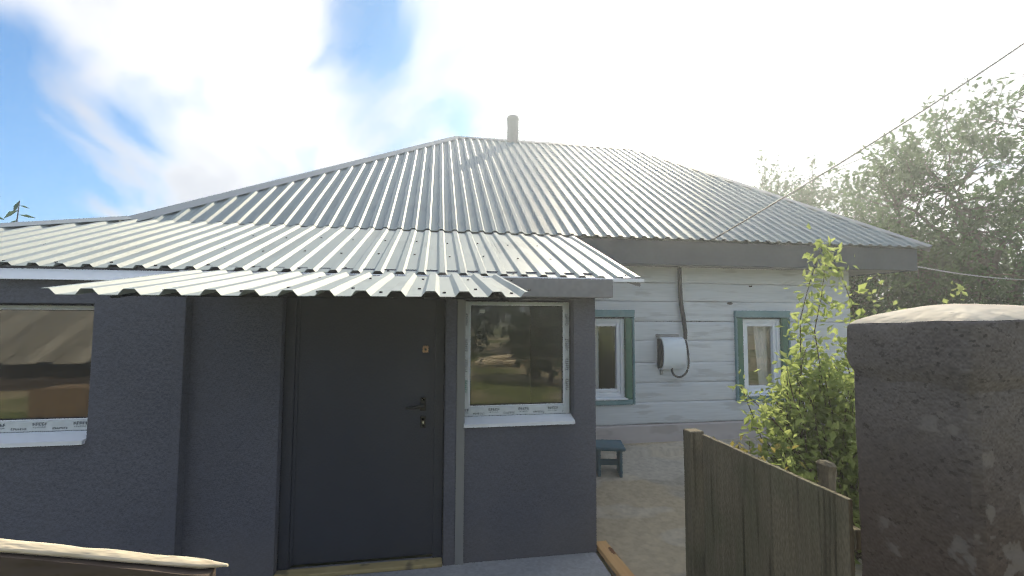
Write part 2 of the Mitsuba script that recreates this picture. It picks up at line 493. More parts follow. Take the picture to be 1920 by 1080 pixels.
def sheets(name, parent, bsdf, P0, u, v, ua, ub, lo, hi, cuts=(), per=8):
    """The same in sheets of eight ribs, each a part, each lapped a hair over the last."""
    edges = [ua]
    a = PHASE + PITCH * (math.floor((ua - PHASE) / PITCH) + 0.5)
    while a < ub:
        if a > ua + 0.35:
            edges.append(a)
            a += per * PITCH
        else:
            a += PITCH
    if ub - edges[-1] < 0.3:
        edges.pop()
    edges.append(ub)
    for q, (a, b) in enumerate(zip(edges[:-1], edges[1:])):
        m = ribbed(np.asarray(P0) + np.cross(u, v) * 0.0012 * (q % 2), u, v, a, b, lo, hi, cuts, seed=q * 1.7)
        if len(m.faces):
            add(name, m, bsdf, parent=parent)


# ------------------------------------------------------------------ house
house = thing("house", "long whitewashed log house with teal window casings and ribbed grey metal hip roof", "house")
EY, EZ, S1 = 4.90, 2.645, 0.645
XL, XR = -2.968, 6.344
RX0, RX1, RY = 0.336, 4.185, 9.12
RZ = EZ + S1 * (RY - EY)
BY = 2 * RY - EY
c1 = math.sqrt(1 + S1 * S1)
L1 = (RY - EY) * c1


def front_hi(x):
    if x < RX0:
        return L1 * (x - XL) / (RX0 - XL)
    if x > RX1:
        return L1 * (XR - x) / (XR - RX1)
    return L1


# house roof: the other three slopes are the part "roof", the sheets of the front slope its children
SL = (RZ - EZ) / (RX0 - XL)
SR = (RZ - EZ) / (XR - RX1)
WB = BY - EY


def side_hi(L):
    return lambda a: L * min(a, WB - a) / (WB / 2)


lL, lR = (RX0 - XL) * math.hypot(1, SL), (XR - RX1) * math.hypot(1, SR)
back = ribbed((0, BY, EZ), (-1, 0, 0), np.array([0, -1, S1]) / c1, -XR, -XL, lambda a: 0.0, lambda a: front_hi(-a), (-RX0, -RX1))
left = ribbed((XL, BY, EZ), (0, -1, 0), np.array([1, 0, SL]) / math.hypot(1, SL), 0.02, WB - 0.02, lambda a: 0.0, side_hi(lL), (WB / 2,))
right = ribbed((XR, EY, EZ), (0, 1, 0), np.array([-1, 0, SR]) / math.hypot(1, SR), 0.02, WB - 0.02, lambda a: 0.0, side_hi(lR), (WB / 2,))
roof = add("roof", cat(back, left, right), "mat_roof", parent=house)
sheets("sheet", roof, "mat_roof", (0, EY, EZ), (1, 0, 0), np.array([0, 1, S1]) / c1, XL + 0.02, XR - 0.02, lambda a: 0.0, front_hi, (RX0, RX1))


def cap(p, q, nl, nr, w=0.13, lift=0.024, t=0.004):
    """A bent strip of metal along p-q lying on the slopes with normals nl and nr."""
    p, q, nl, nr = (np.asarray(a, float) for a in (p, q, nl, nr))
    d = (q - p) / np.linalg.norm(q - p)
    nl, nr = nl / np.linalg.norm(nl), nr / np.linalg.norm(nr)
    dl, dr_ = np.cross(nl, d), np.cross(d, nr)
    up = (nl + nr) / np.linalg.norm(nl + nr)
    prof = [lift * nl + w * dl, up * (lift * 1.5), lift * nr + w * dr_]
    prof = prof + [a - t * up for a in prof[::-1]]
    v = np.array([p + a for a in prof] + [q + a for a in prof])
    f = [(k, (k + 1) % 6, 6 + (k + 1) % 6, 6 + k) for k in range(6)] + [(0, 5, 4, 1), (1, 4, 3, 2), (6, 7, 10, 11), (7, 8, 9, 10)]
    f = np.array(f)
    m = trimesh.Trimesh(v, np.vstack([f[:, [0, 1, 2]], f[:, [0, 2, 3]]]), process=False)
    return m


NF, NB, NL, NR = np.array([0, -S1, 1.0]), np.array([0, S1, 1.0]), np.array([-SL, 0, 1.0]), np.array([SR, 0, 1.0])
A0, A1 = np.array([RX0, RY, RZ]), np.array([RX1, RY, RZ])
add("ridge_cap", cap(A0, A1, NB, NF, 0.10), "mat_cap", parent=roof)
add("hip_cap", cap([XL, EY, EZ], A0, NL, NF, 0.15), "mat_cap", parent=roof)
add("hip_cap", cap([XR, EY, EZ], A1, NF, NR, 0.10), "mat_cap", parent=roof)
add("hip_cap", cap([XL, BY, EZ], A0, NB, NL, 0.12), "mat_cap", parent=roof)
add("hip_cap", cap([XR, BY, EZ], A1, NR, NB, 0.12), "mat_cap", parent=roof)

# eaves: fascia boards and boxed soffit
FZ0, FZ1 = 2.345, 2.632
fas = cat(box(1.32, 6.2, 4.955, 4.985, FZ0, FZ1, 0.003), box(6.17, 6.2, 4.987, 13.2, FZ0, FZ1, 0.003), box(-2.8, 6.168, 13.2, 13.23, FZ0, FZ1, 0.003))
add("fascia", fas, "mat_fascia", parent=house)
add("soffit", cat(box(1.32, 6.168, 4.987, 5.33, FZ0 + 0.012, FZ0 + 0.03, 0.002), box(5.45, 6.168, 5.332, 13.19, FZ0 + 0.012, FZ0 + 0.03, 0.002)), "mat_soffit", parent=house)
# stove pipe on the ridge
pipe = [(0.118, 0), (0.118, 0.50), (0.124, 0.505), (0.124, 0.555), (0.112, 0.58), (0.07, 0.598), (0.0, 0.60)]
pm = trimesh.creation.revolve(np.array([(0.0, -0.25), (0.118, -0.25)] + pipe[1:]), sections=28)
pm.apply_translation([1.51, RY - 0.02, RZ - 0.07])
add("chimney_pipe", pm, "mat_pipe", 35, house)

# walls: hewn logs, each a piece, on a plastered plinth
WX0, WX1, WY = -2.6, 5.504, 5.30
rows = [0.413, 0.679, 0.913, 1.166, 1.437, 1.669, 1.923, 2.152, 2.37]


def log(x0, x1, z0, z1, y0=WY, depth=0.18, seed=0, axis=0):
    h, g = z1 - z0, 0.0025
    e = 0.5 + 0.5 * rng.random()
    sec = [(0.012 * e, 0), (0.004 * e, 0.010), (0, 0.03), (-0.003, h / 2), (0, h - 0.03), (0.004 * e, h - 0.010), (0.012 * e, h), (depth, h), (depth, 0)]
    n = max(2, int((x1 - x0) / 0.18))
    xs = np.linspace(x0, x1, n + 1)
    v = []
    for x in xs:
        q = np.array([(x * 1.1, seed * 3.7, k * 0.8) for k in range(len(sec))])
        wob = 0.009 * (meshkit.fbm(q, 3, 5) - 0.5)
        edge = 0.010 * (meshkit.fbm(np.array([(x * 2.3, seed * 1.3, 0), (x * 2.3, seed * 1.3 + 9, 0)]), 3, 6) - 0.5)
        for k, (d, zz) in enumerate(sec):
            z = z0 + g + zz * (h - 2 * g) / h
            z += edge[0] * (zz < 0.02) + edge[1] * (zz > h - 0.02)
            yy = y0 + d + (wob[k] if k < 7 else 0)
            v.append((x, yy, z) if axis == 0 else (yy, x, z))
    s = len(sec)
    i, j = np.meshgrid(np.arange(n), np.arange(s), indexing="ij")
    f = np.stack([i * s + j, (i + 1) * s + j, (i + 1) * s + (j + 1) % s, i * s + (j + 1) % s], -1).reshape(-1, 4)
    t = np.vstack([f[:, [0, 1, 2]], f[:, [0, 2, 3]], [[0, k, k + 1] for k in range(1, s - 1)], [[n * s, n * s + k + 1, n * s + k] for k in range(1, s - 1)]])
    m = trimesh.Trimesh(np.array(v), t, process=False)
    return m


wall = add("wall", cat(box(WX0, WX0 + 0.2, 5.48, 12.9, 0.0, 2.36), box(WX0, WX1 - 0.005, 12.7, 12.9, 0.002, 2.36), box(WX0, 1.15, 5.36, 5.48, 0.0, 2.6),
                       box(1.2, WX1 - 0.02, 5.478, 5.50, 0.0, 0.66), box(1.2, WX1 - 0.02, 5.478, 5.50, 1.82, 2.36)), "mat_whitewash", parent=house)
WIN = [(1.605, 2.400), (3.770, 4.560)]
CZ0, CZ1 = 0.663, 1.812
for r, (z0, z1) in enumerate(zip(rows[:-1], rows[1:])):
    segs = [(1.2, WX1)]
    if z1 > CZ0 + 0.02 and z0 < CZ1 - 0.02:
        segs = [(1.2, WIN[0][0] + 0.02), (WIN[0][1] - 0.02, WIN[1][0] + 0.02), (WIN[1][1] - 0.02, WX1)]
    for q, (a, b) in enumerate(segs):
        add("log", log(a, b, z0, z1, seed=r * 5 + q), "mat_whitewash", 50, wall)
        if q == 0 and z0 < CZ1 < z1 - 0.02:
            for wa, wb_ in WIN:
                add("log", log(wa + 0.021, wb_ - 0.021, CZ1 - 0.03, z1, seed=r * 5 + 3), "mat_whitewash", 50, wall)
    add("log", log(5.482, 12.9, z0, z1, y0=0, depth=0.18, seed=r + 70, axis=1).apply_transform(np.diag([-1.0, 1, 1, 1])).apply_translation([WX1 - 0.003, 0, 0]), "mat_whitewash", 50, wall)
add("plinth", cat(box(1.2, WX1 + 0.012, 5.282, 5.42, 0.0, 0.409, 0.012), box(WX1 - 0.15, WX1 + 0.012, 5.422, 12.9, 0.0, 0.409, 0.012)), "mat_plinth", parent=house)
# knots and checks in the logs
for x, z, w in ((4.02, 2.13, 0.05), (3.72, 1.905, 0.075)):
    e = trimesh.creation.icosphere(2, 1.0)
    e.apply_scale([w * 0.55, 0.008, w * 0.22])
    e.apply_translation([x, WY - 0.001, z])
    add("knot", e, "mat_dark", True, wall)


def rect_frame(x0, x1, z0, z1, w, y0, y1, b=0.004, bottom=True, wt=None, wbm=None):
    wt, wbm = wt or w, wbm or w
    ms = [box(x0, x0 + w, y0, y1, z0, z1, b), box(x1 - w, x1, y0, y1, z0, z1, b), box(x0 + w + 0.0006, x1 - w - 0.0006, y0 + 0.001, y1, z1 - wt, z1, b)]
    if bottom:
        ms.append(box(x0 + w + 0.0006, x1 - w - 0.0006, y0 + 0.001, y1, z0, z0 + wbm, b))
    return cat(*ms)


def pane(x0, x1, z0, z1, y):
    v = np.array([(x0, y, z0), (x1, y, z0), (x1, y, z1), (x0, y, z1)])
    return trimesh.Trimesh(v, [[0, 1, 2], [0, 2, 3]], process=False)


def casing_board(x0, x1, z0, z1, y0, y1):
    return box(x0, x1, y0, y1, z0, z1, 0.007)


for i, (a, b) in enumerate(WIN):
    w = key(house + "__window")
    # inner white plastic frame
    add(w[len(house) + 2:], rect_frame(a + 0.115, b - 0.115, CZ0 + 0.085, CZ1 - 0.105, 0.052, 5.315, 5.40, 0.006), "mat_pvc", parent=house)
    scene[w] = scene[w]
    add("sash", rect_frame(a + 0.1675, b - 0.1675, CZ0 + 0.1375, CZ1 - 0.1575, 0.045, 5.328, 5.385, 0.006), "mat_pvc", parent=w)
    add("pane", pane(a + 0.20, b - 0.20, CZ0 + 0.17, CZ1 - 0.19, 5.358), "mat_glass", parent=w)
    add("inner_pane", pane(a + 0.20, b - 0.20, CZ0 + 0.17, CZ1 - 0.19, 5.374), "mat_glass", parent=w)
    add("sill", prism([(5.255, CZ0 + 0.062), (5.255, CZ0 + 0.078), (5.345, CZ0 + 0.0845), (5.345, CZ0 + 0.062)], 0, a + 0.10, b - 0.10), "mat_pvc", parent=w)
    add("side_casing", casing_board(a + 0.030, a + 0.112, CZ0 + 0.062, CZ1 - 0.092, 5.272, 5.33), "mat_green", parent=w)
    add("side_casing", casing_board(b - 0.112, b - 0.030, CZ0 + 0.062, CZ1 - 0.092, 5.272, 5.33), "mat_green", parent=w)
    for xa in (a, b - 0.028):
        add("outer_trim", casing_board(xa, xa + 0.028, CZ0, CZ1 - 0.092, 5.262, 5.31), "mat_teal", parent=w)
    add("head_casing", casing_board(a - 0.003, b + 0.003, CZ1 - 0.09, CZ1, 5.258, 5.325), "mat_teal", parent=w)
    add("bottom_casing", casing_board(a + 0.03, b - 0.03, CZ0, CZ0 + 0.06, 5.263, 5.325), "mat_teal", parent=w)
    # curtains hung inside
    for s in ((0, 1) if i == 1 else (0,)):
        xs = np.linspace(0, 0.20, 25)
        x0 = a + 0.20 if s == 0 else b - 0.40
        if i == 1 and s == 0:
            xs = xs * 0.35
        cv = np.array([(x0 + x * (1 - 0.35 * (s == 1) * k) + 0.07 * (s == 1) * k, 5.46 + 0.016 * math.sin(x * 110), z) for x in xs for k, z in ((1, CZ0 + 0.15), (0, CZ1 - 0.15))])
        n = len(xs)
        f = np.array([(2 * k, 2 * k + 2, 2 * k + 3, 2 * k + 1) for k in range(n - 1)])
        front = trimesh.Trimesh(cv, np.vstack([f[:, [0, 1, 2]], f[:, [0, 2, 3]]]), process=False)
        add("curtain", front, "mat_curtain", True, w)
    labels[w] = {"label": ["left window of the log house half hidden behind the dark porch corner", "right window of the log house with curtains behind the leafy bush"][i]}
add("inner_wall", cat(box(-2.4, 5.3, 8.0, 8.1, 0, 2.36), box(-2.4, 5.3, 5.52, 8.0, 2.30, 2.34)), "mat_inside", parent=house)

# ------------------------------------------------------------------ porch
porch = thing("porch", "dark grey plastered porch built onto the front of the log house", "porch")
PY = 3.30
LY, LZ = 3.20, 2.030
S2 = (EZ - LZ) / (EY - LY)
c2 = math.hypot(1, S2)
LX0, LX1 = -4.62, 1.506
HX = XL - 0.97 * (EY - LY)


def lean_hi(x):
    full = (EY - LY) * c2
    return full * min(1.0, max(0.0, (x - HX) / (XL - HX)))


P_L = np.array([0, LY, LZ - 0.016])
UL = np.array([1.0, 0, -0.0048])
proof = add("roof", ribbed((HX, EY + 4, LZ), (0, -1, 0), np.array([1, 0, S2]) / c2, 0.0, 4 + EY - LY - 0.02, lambda a: 0.0, lambda a: (XL - HX) * c2 * min(1.0, (4 + EY - LY - a) / (EY - LY)), (4.0,)), "mat_roof_pale", parent=porch)
sheets("sheet", proof, "mat_roof_pale", P_L, UL, np.array([0, 1, S2]) / c2, HX + 0.02, LX1, lambda a: 0.0, lean_hi, (XL,))
add("hip_cap", cap([HX, LY, LZ], [XL, EY, EZ], [-S2, 0, 1.0], [0, -S2, 1.0], 0.13, 0.028), "mat_cap", parent=proof)
# sheet screws with dark washers
sc = []
for k in range(-28, 10):
    for b in (0.10, 0.62, 1.2, 1.72):
        x = PHASE + (k + 0.5) * PITCH + 0.02 * math.sin(k * 3.3 + b)
        if (k + int(b * 3)) % 2 or lean_hi(x) < b + 0.1 or x > LX1 - 0.02:
            continue
        p = P_L + x * UL + np.array([0, 1, S2]) / c2 * (b + 0.03 * math.sin(k * 1.9)) + np.array([0, -S2, 1]) / c2 * 0.004
        m = trimesh.creation.cylinder(0.0085, 0.007, sections=8)
        m.apply_transform(trimesh.transformations.rotation_matrix(math.atan(S2), [1, 0, 0]))
        m.apply_translation(p)
        sc.append(m)
k = add("screw", cat(*sc), "mat_dark", parent=proof)
labels[k] = {"kind": "stuff"}

# drip edge below the sheets, white flashing further left, boxed eave
add("drip_edge", cat(box(-1.62, 1.53, 3.175, 3.19, 1.986, 2.012, 0.002)), "mat_white_trim", parent=porch)
add("flashing", cat(prism([(3.168, 1.940), (3.166, 1.943), (3.214, 2.010), (3.219, 2.008)], 0, -4.5, -1.40)), "mat_white_trim", parent=porch)
add("eave_box", cat(box(-1.4, 1.262, 3.125, 3.226, 1.866, 2.0, 0.003), prism([(1.30, 2.015), (1.50, 2.02), (1.505, 1.955)], 1, 3.19, 3.205)), "mat_eave_box", parent=porch)
WT = 2.06


def hole_wall(x0, x1, z0, z1, y0, y1, holes):
    outer = m3.Manifold.cube([x1 - x0, y1 - y0, z1 - z0]).translate([x0, y0, z0])
    for a, b, c, d in holes:
        outer -= m3.Manifold.cube([b - a, 1.0, d - c]).translate([a, y0 - 0.5, c])
    m = outer.to_mesh()
    return trimesh.Trimesh(m.vert_properties[:, :3], m.tri_verts, process=False)


RW = (0.197, 1.020, 0.955, 1.850)
LW = (-2.900, -2.115, 0.955, 1.800)
DR = (-1.036, 0.064)
pw = add("wall", cat(hole_wall(-4.3, -1.5905, 0.001, WT - 0.03, PY - 0.072, PY + 0.10, [(LW[0], LW[1], LW[2], LW[3])]),
                     hole_wall(-1.590, 1.186, 0.001, WT, PY, PY + 0.16, [(DR[0], DR[1], -0.2, 2.0), RW])), "mat_plaster", parent=porch)
# side walls under the lean-to slope
side = [(PY + 0.161, 0.0), (5.29, 0.0), (5.29, LZ + S2 * (5.29 - LY) - 0.16), (EY, EZ - 0.08), (PY + 0.161, LZ + S2 * (PY + 0.16 - LY) - 0.06)]
add("side_wall", prism(side, 0, 1.03, 1.184), "mat_plaster", parent=porch)
add("side_wall", prism([(PY + 0.11, 0.0), (8.0, 0.0), (8.0, 2.0), (PY + 0.11, 2.0)], 0, -4.29, -4.15), "mat_plaster", parent=porch)
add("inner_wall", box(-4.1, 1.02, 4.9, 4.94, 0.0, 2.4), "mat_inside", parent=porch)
add("corner_strip", box(0.147, 0.2065, PY - 0.014, PY - 0.001, -0.03, 1.985, 0.004), "mat_strip", parent=porch)
add("trim_board", box(0.068, 0.1455, PY - 0.009, PY - 0.001, -0.02, 1.985, 0.003), "mat_plaster", parent=porch)
add("trim_board", box(-1.655, -1.592, PY - 0.079, PY - 0.073, 0.0, 1.98, 0.003), "mat_plaster", parent=porch)
# door
door = add("door", box(DR[0] + 0.085, DR[1] - 0.055, PY + 0.085, PY + 0.145, 0.035, 1.96, 0.006), "mat_door", parent=porch)
labels[door] = {"label": "plain dark steel entrance door under the small canopy"}
add("frame", cat(rect_frame(DR[0] + 0.004, DR[1] - 0.004, 0.0015, 1.998, 0.068, PY + 0.060, PY + 0.158, 0.005, bottom=False)), "mat_door", parent=door)
add("inner_frame", rect_frame(DR[0] + 0.073, DR[1] - 0.050, 0.0365, 1.93, 0.022, PY + 0.074, PY + 0.084, 0.003, bottom=False), "mat_door", parent=door)
hx, hy = -0.088, PY + 0.085
hm = [tube([(hx, hy, 1.085), (hx, hy - 0.05, 1.085)], 0.011, 12), tube([(hx, hy - 0.046, 1.085), (hx - 0.03, hy - 0.052, 1.084), (hx - 0.075, hy - 0.05, 1.080), (hx - 0.118, hy - 0.045, 1.076)], [0.0115, 0.011, 0.010, 0.009], 10),
      box(hx - 0.021, hx + 0.021, hy - 0.012, hy, 1.045, 1.145, 0.005)]
add("handle", cat(*hm), "mat_black_metal", 40, door)
add("handle_stud", cat(tube([(hx, hy - 0.012, 1.131), (hx, hy - 0.018, 1.131)], 0.009, 12)), "mat_chrome", 40, door)
add("lock_plate", box(hx - 0.019, hx + 0.021, hy - 0.012, hy, 0.925, 1.012, 0.005), "mat_black_metal", parent=door)
add("keyhole", cat(tube([(hx + 0.002, hy - 0.012, 0.985), (hx + 0.002, hy - 0.021, 0.985)], 0.010, 12), box(hx - 0.004, hx + 0.008, hy - 0.018, hy - 0.0125, 0.955, 0.978, 0.002),
                   tube([(hx + 0.002, hy - 0.012, 0.940), (hx + 0.002, hy - 0.02, 0.940)], 0.0085, 12)), "mat_chrome", 40, door)
add("upper_lock", cat(box(-0.098, -0.056, hy - 0.008, hy, 1.462, 1.512, 0.004)), "mat_brass", parent=door)
add("upper_keyhole", tube([(-0.077, hy - 0.0085, 1.486), (-0.077, hy - 0.0105, 1.486)], 0.008, 10), "mat_dark", 40, door)
add("threshold", box(DR[0] + 0.003, DR[1] - 0.003, PY - 0.03, PY + 0.056, 0.002, 0.028, 0.005), "mat_threshold", parent=porch)


def porch_window(name, x0, x1, z0, z1, yf, label, stripes, over=0.0):
    """White plastic window with protective film still on its frame; x0..z1 is the hole in the wall, yf its face."""
    r = 0.075 if not over else 0.106
    sx1 = x1 - 0.004
    x1 = x1 + over
    fy = yf + r
    bz = z0 + 0.042
    k = key(porch + "__window")
    add(k[len(porch) + 2:], rect_frame(x0 + 0.002, x1 - 0.014, bz, z1 - 0.012, 0.042, fy, fy + 0.06, 0.004, wt=0.020, wbm=0.066), "mat_film", parent=porch)
    labels[k] = {"label": label}
    gx0, gx1, gz0, gz1 = x0 + 0.045, x1 - 0.057, bz + 0.067, z1 - 0.033
    add("bead", rect_frame(gx0 - 0.0004, gx1 + 0.0004, gz0 - 0.0004, gz1 + 0.0004, 0.008, fy + 0.004, fy + 0.03, 0.002), "mat_white_trim", parent=k)
    add("pane", pane(gx0 + 0.004, gx1 - 0.004, gz0 + 0.004, gz1 - 0.004, fy + 0.018), "mat_glass", parent=k)
    add("inner_pane", pane(gx0 + 0.004, gx1 - 0.004, gz0 + 0.004, gz1 - 0.004, fy + 0.034), "mat_glass", parent=k)
    add("gasket", rect_frame(gx0 + 0.008, gx1 - 0.008, gz0 + 0.008, gz1 - 0.008, 0.004, fy + 0.008, fy + 0.017, 0.001), "mat_dark", parent=k)
    sx0 = x0 + 0.004
    add("sill", cat(prism([(yf - 0.030, z0 - 0.016), (yf - 0.030, z0 + 0.008), (fy + 0.012, z0 + 0.038), (fy + 0.012, z0 - 0.002), (yf - 0.022, z0 - 0.016)], 0, sx0, sx1)), "mat_white_trim", parent=k)
    # faded printing on the film: rows of worn words too blurred to read
    ms, gs = [], []
    r2 = np.random.default_rng(int(abs(x0) * 100))
    yb, yf_ = fy - 0.0009, fy - 0.0001

    def word(x, z, cw, hh, n, bold, out):
        for q in range(n):
            xx, hq = x + q * cw, hh * r2.uniform(0.85, 1.0)
            if xx + cw > x1 - 0.05 or xx < x0 + 0.006:
                continue
            out.append(box(xx, xx + cw * bold, yb, yf_, z, z + hq, 0.0002))
            for zz in r2.choice([0.0, 0.42, 0.82], 2 if bold > 0.3 else 1, replace=False):
                out.append(box(xx + cw * bold, xx + cw * 0.8, yb, yf_, z + hq * zz, z + hq * (zz + 0.18), 0.0002))
            if r2.random() < 0.4:
                out.append(box(xx + cw * 0.62, xx + cw * 0.82, yb, yf_, z + hq * 0.19, z + hq * 0.41, 0.0002))

    for q in range(-1, int((x1 - x0) / 0.225) + 1):
        xw = x0 + 0.19 + q * 0.225
        word(xw, bz + 0.036, 0.0165, 0.020, 5, 0.42, ms)
        word(xw + 0.004, bz + 0.022, 0.0105, 0.007, 7, 0.30, ms)
        word(xw - 0.115, bz + 0.012, 0.0125, 0.013, 7, 0.36, ms)
    for z in stripes:
        for (xa, xb) in ((x1 - 0.046, x1 - 0.020), (x0 + 0.008, x0 + 0.034)):
            gg = gs if (1.1 < z < 1.3 and xa < x0 + 0.1) else ms
            for q in range(6):
                zz, ww = z + q * 0.0155, (xb - xa) * r2.uniform(0.8, 1.0)
                gg.append(box(xa, xa + ww, yb, yf_, zz, zz + 0.0062, 0.0002))
                for f_ in r2.choice([0.0, 0.4, 0.8], 2, replace=False):
                    gg.append(box(xa + f_ * ww, xa + (f_ + 0.18) * ww, yb, yf_, zz + 0.0062, zz + 0.0125, 0.0002))
    q = add("print", cat(*ms), "mat_print", parent=k)
    labels[q] = {"kind": "stuff"}
    if gs:
        q = add("green_print", cat(*gs), "mat_print_green", parent=k)
        labels[q] = {"kind": "stuff"}
    return k


pw1 = porch_window("window", *RW, PY, "square porch window with printed film on its white frame right of the door", (1.17, 1.32, 1.47, 1.66))
pw2 = porch_window("window", *LW, PY - 0.072, "porch window with printed white sill at the left edge of the photo", (1.2, 1.4, 1.6), 0.055)
add("sticker", box(0.315, 0.355, PY + 0.086, PY + 0.0925, 1.752, 1.778, 0.001), "mat_film", parent=pw1)

# small canopy over the door
canopy = thing("canopy", "small flat ribbed metal canopy projecting over the dark door", "canopy")
CY, CZ, CB = 2.0, 1.813, 3.115
S3 = (1.995 - CZ) / (CB - CY)
c3 = math.hypot(1, S3)
cu = np.array([1.0, 0.0, 0.004])
cu /= np.linalg.norm(cu)
sheet1 = lambda a, b, q: ribbed((0, CY, CZ + 0.0012 * q), cu, np.array([0, 1, S3]) / c3, a, b, lambda x: 0.0, lambda x: (CB - CY) * c3, phase=0.118, h=0.024, wb=0.040, wt=0.020, seed=q)
add("sheet", sheet1(-1.490, -0.53, 0), "mat_roof_pale", parent=canopy)
add("sheet", sheet1(-0.53, 0.404, 1), "mat_roof_pale", parent=canopy)
for yb in (0.3, 1.02):
    add("purlin", box(-1.45, 0.36, CY + yb, CY + yb + 0.04, CZ + S3 * yb - 0.047, CZ + S3 * yb - 0.014, 0.003), "mat_dark", parent=canopy)
for x in (-1.30, 0.30):
    add("bracket", box(x, x + 0.03, 2.06, 3.12, CZ - 0.072 + 0.045, CZ - 0.018, 0.003).apply_transform(trimesh.transformations.rotation_matrix(math.atan(S3), [1, 0, 0], [0, CY, CZ])), "mat_dark", parent=canopy)
sc = []
for k in range(-11, 3):
    for b in (0.12, 0.28, 0.85):
        if (k + int(b * 10)) % 2:
            continue
        m = trimesh.creation.cylinder(0.0075, 0.007, sections=8)
        m.apply_transform(trimesh.transformations.rotation_matrix(math.atan(S3), [1, 0, 0]))
        x = 0.118 + (k + 0.5) * PITCH + 0.015 * math.sin(k * 2.2)
        m.apply_translation([x, CY + b, CZ + 0.004 * x + S3 * b + 0.005])
        sc.append(m)
k = add("screw", cat(*sc), "mat_dark", parent=canopy)
labels[k] = {"kind": "stuff"}

# ------------------------------------------------------------------ things by the house
meter = thing("meter_box", "pale blue curved metal hood box hung on the white log wall between the windows", "box")
arc = [(5.30, 1.475), (5.27, 1.478), (5.22, 1.465), (5.185, 1.43), (5.165, 1.37), (5.16, 1.29), (5.165, 1.20), (5.185, 1.13), (5.22, 1.09), (5.30, 1.075)]
hood = prism(arc, 0, 2.728, 3.02)
add("hood", hood, "mat_meter", 30, meter)
arc2 = [(5.245 + (y - 5.245) * 0.82, 1.275 + (z - 1.275) * 0.92) for y, z in arc]
add("shaded_open_end", prism([(min(y, 5.298), z) for y, z in arc2], 0, 2.705, 2.727), "mat_dark", parent=meter)  # near-black piece painted in for the shade of the hood's open end
add("bracket", cat(box(2.69, 2.99, 5.275, 5.298, 1.479, 1.515, 0.003), box(2.69, 2.705, 5.19, 5.29, 1.505, 1.517, 0.003)), "mat_pipe", parent=meter)
add("foot", box(2.74, 2.77, 5.27, 5.298, 1.02, 1.073, 0.003), "mat_pipe", parent=meter)
cable = thing("cable", "black cable running down the white wall from the eave to the hood box", "cable")
up = [(3.005, 5.255, 2.36), (3.006, 5.255, 2.1), (3.015, 5.255, 1.9), (3.04, 5.25, 1.72), (3.055, 5.24, 1.55), (3.052, 5.235, 1.45)]
add("conduit", tube(up, [0.026, 0.026, 0.027, 0.027, 0.025, 0.022], 10), "mat_cable", 40, cable)
t = np.linspace(0, 1, 28)
loop = [(3.052, 5.235, 1.44), (3.07, 5.22, 1.34), (3.075, 5.21, 1.22), (3.065, 5.20, 1.12), (3.03, 5.195, 1.045), (2.965, 5.19, 1.00), (2.895, 5.19, 1.005), (2.855, 5.20, 1.05), (2.86, 5.21, 1.10)]
loop = np.array(loop)
from scipy.interpolate import CubicSpline
sp = CubicSpline(np.linspace(0, 1, len(loop)), loop)
add("tail", tube(sp(t), 0.0125, 8), "mat_cable", 40, cable)

stool = thing("stool", "small worn blue painted wooden stool standing by the porch corner", "stool")
ox, oy, oz = 1.80, 4.62, ground_z(1.8, 4.62) + 0.012
tw = lambda m: turned(m, -14, (ox, oy, 0))
add("seat", tw(box(ox - 0.15, ox + 0.15, oy - 0.16, oy + 0.15, oz + 0.275, oz + 0.312, 0.008)), "mat_stool", parent=stool)
add("leg", tw(box(ox - 0.125, ox - 0.095, oy - 0.11, oy + 0.11, oz, oz + 0.274, 0.005)), "mat_stool", parent=stool)
add("leg", tw(box(ox + 0.095, ox + 0.125, oy - 0.11, oy + 0.11, oz, oz + 0.274, 0.005)), "mat_stool", parent=stool)
add("stretcher", tw(box(ox - 0.094, ox + 0.094, oy - 0.012, oy + 0.012, oz + 0.09, oz + 0.15, 0.004)), "mat_stool", parent=stool)

k = add("plank", turned(box(1.203, 1.296, 1.7, 3.385, -0.004, 0.036, 0.004), 2.0, (1.25, 3.2, 0)), "mat_pine")
labels[k] = {"label": "fresh orange pine plank lying on edge of the doorstep slab", "category": "plank"}

# ------------------------------------------------------------------ gate, pillar, fence rail
gate = thing("gate", "weathered dark wooden plank gate leaf swung open into the yard", "gate")
GX, GY0, GY1, GZ = 1.64, 1.62, 2.72, 1.0
nb = 8
for q in range(nb - 1):
    y0 = GY0 + 0.004 + q * 0.1447
    m = box(GX + rng.uniform(-0.001, 0.001), GX + 0.022, y0, y0 + 0.1438, 0.03 + rng.uniform(0, 0.02), GZ + 0.004 * (-0.5 + rng.random()), 0.002)
    add("board", m, "mat_oldwood", parent=gate)
for za in (0.18, 0.80):
    add("rail", box(GX + 0.023, GX + 0.06, GY0, GY1 - 0.037, za, za + 0.08, 0.004), "mat_oldwood", parent=gate)
st = box(GX - 0.055, GX + 0.045, GY1 - 0.035, GY1 + 0.05, -0.02, 1.005, 0.006).subdivide().subdivide()
st.vertices += 0.012 * (np.stack([meshkit.fbm(st.vertices * 9 + o, 3, 2) for o in (0, 20, 40)], -1) - 0.5) * np.array([1, 1, 1.6])
add("stile", st, "mat_oldwood", 40, gate)

pillar = thing("pillar", "rough plastered brown gate pillar with rounded sunlit mortar cap", "pillar")


def lumpy(m, amp, freq, seed, n=4):
    for _ in range(n):
        m = m.subdivide()
    v = m.vertices
    d = np.stack([meshkit.fbm(v * freq + o, 4, seed) for o in (0, 31, 57)], -1) - 0.5
    m.vertices = v + amp * d
    return m


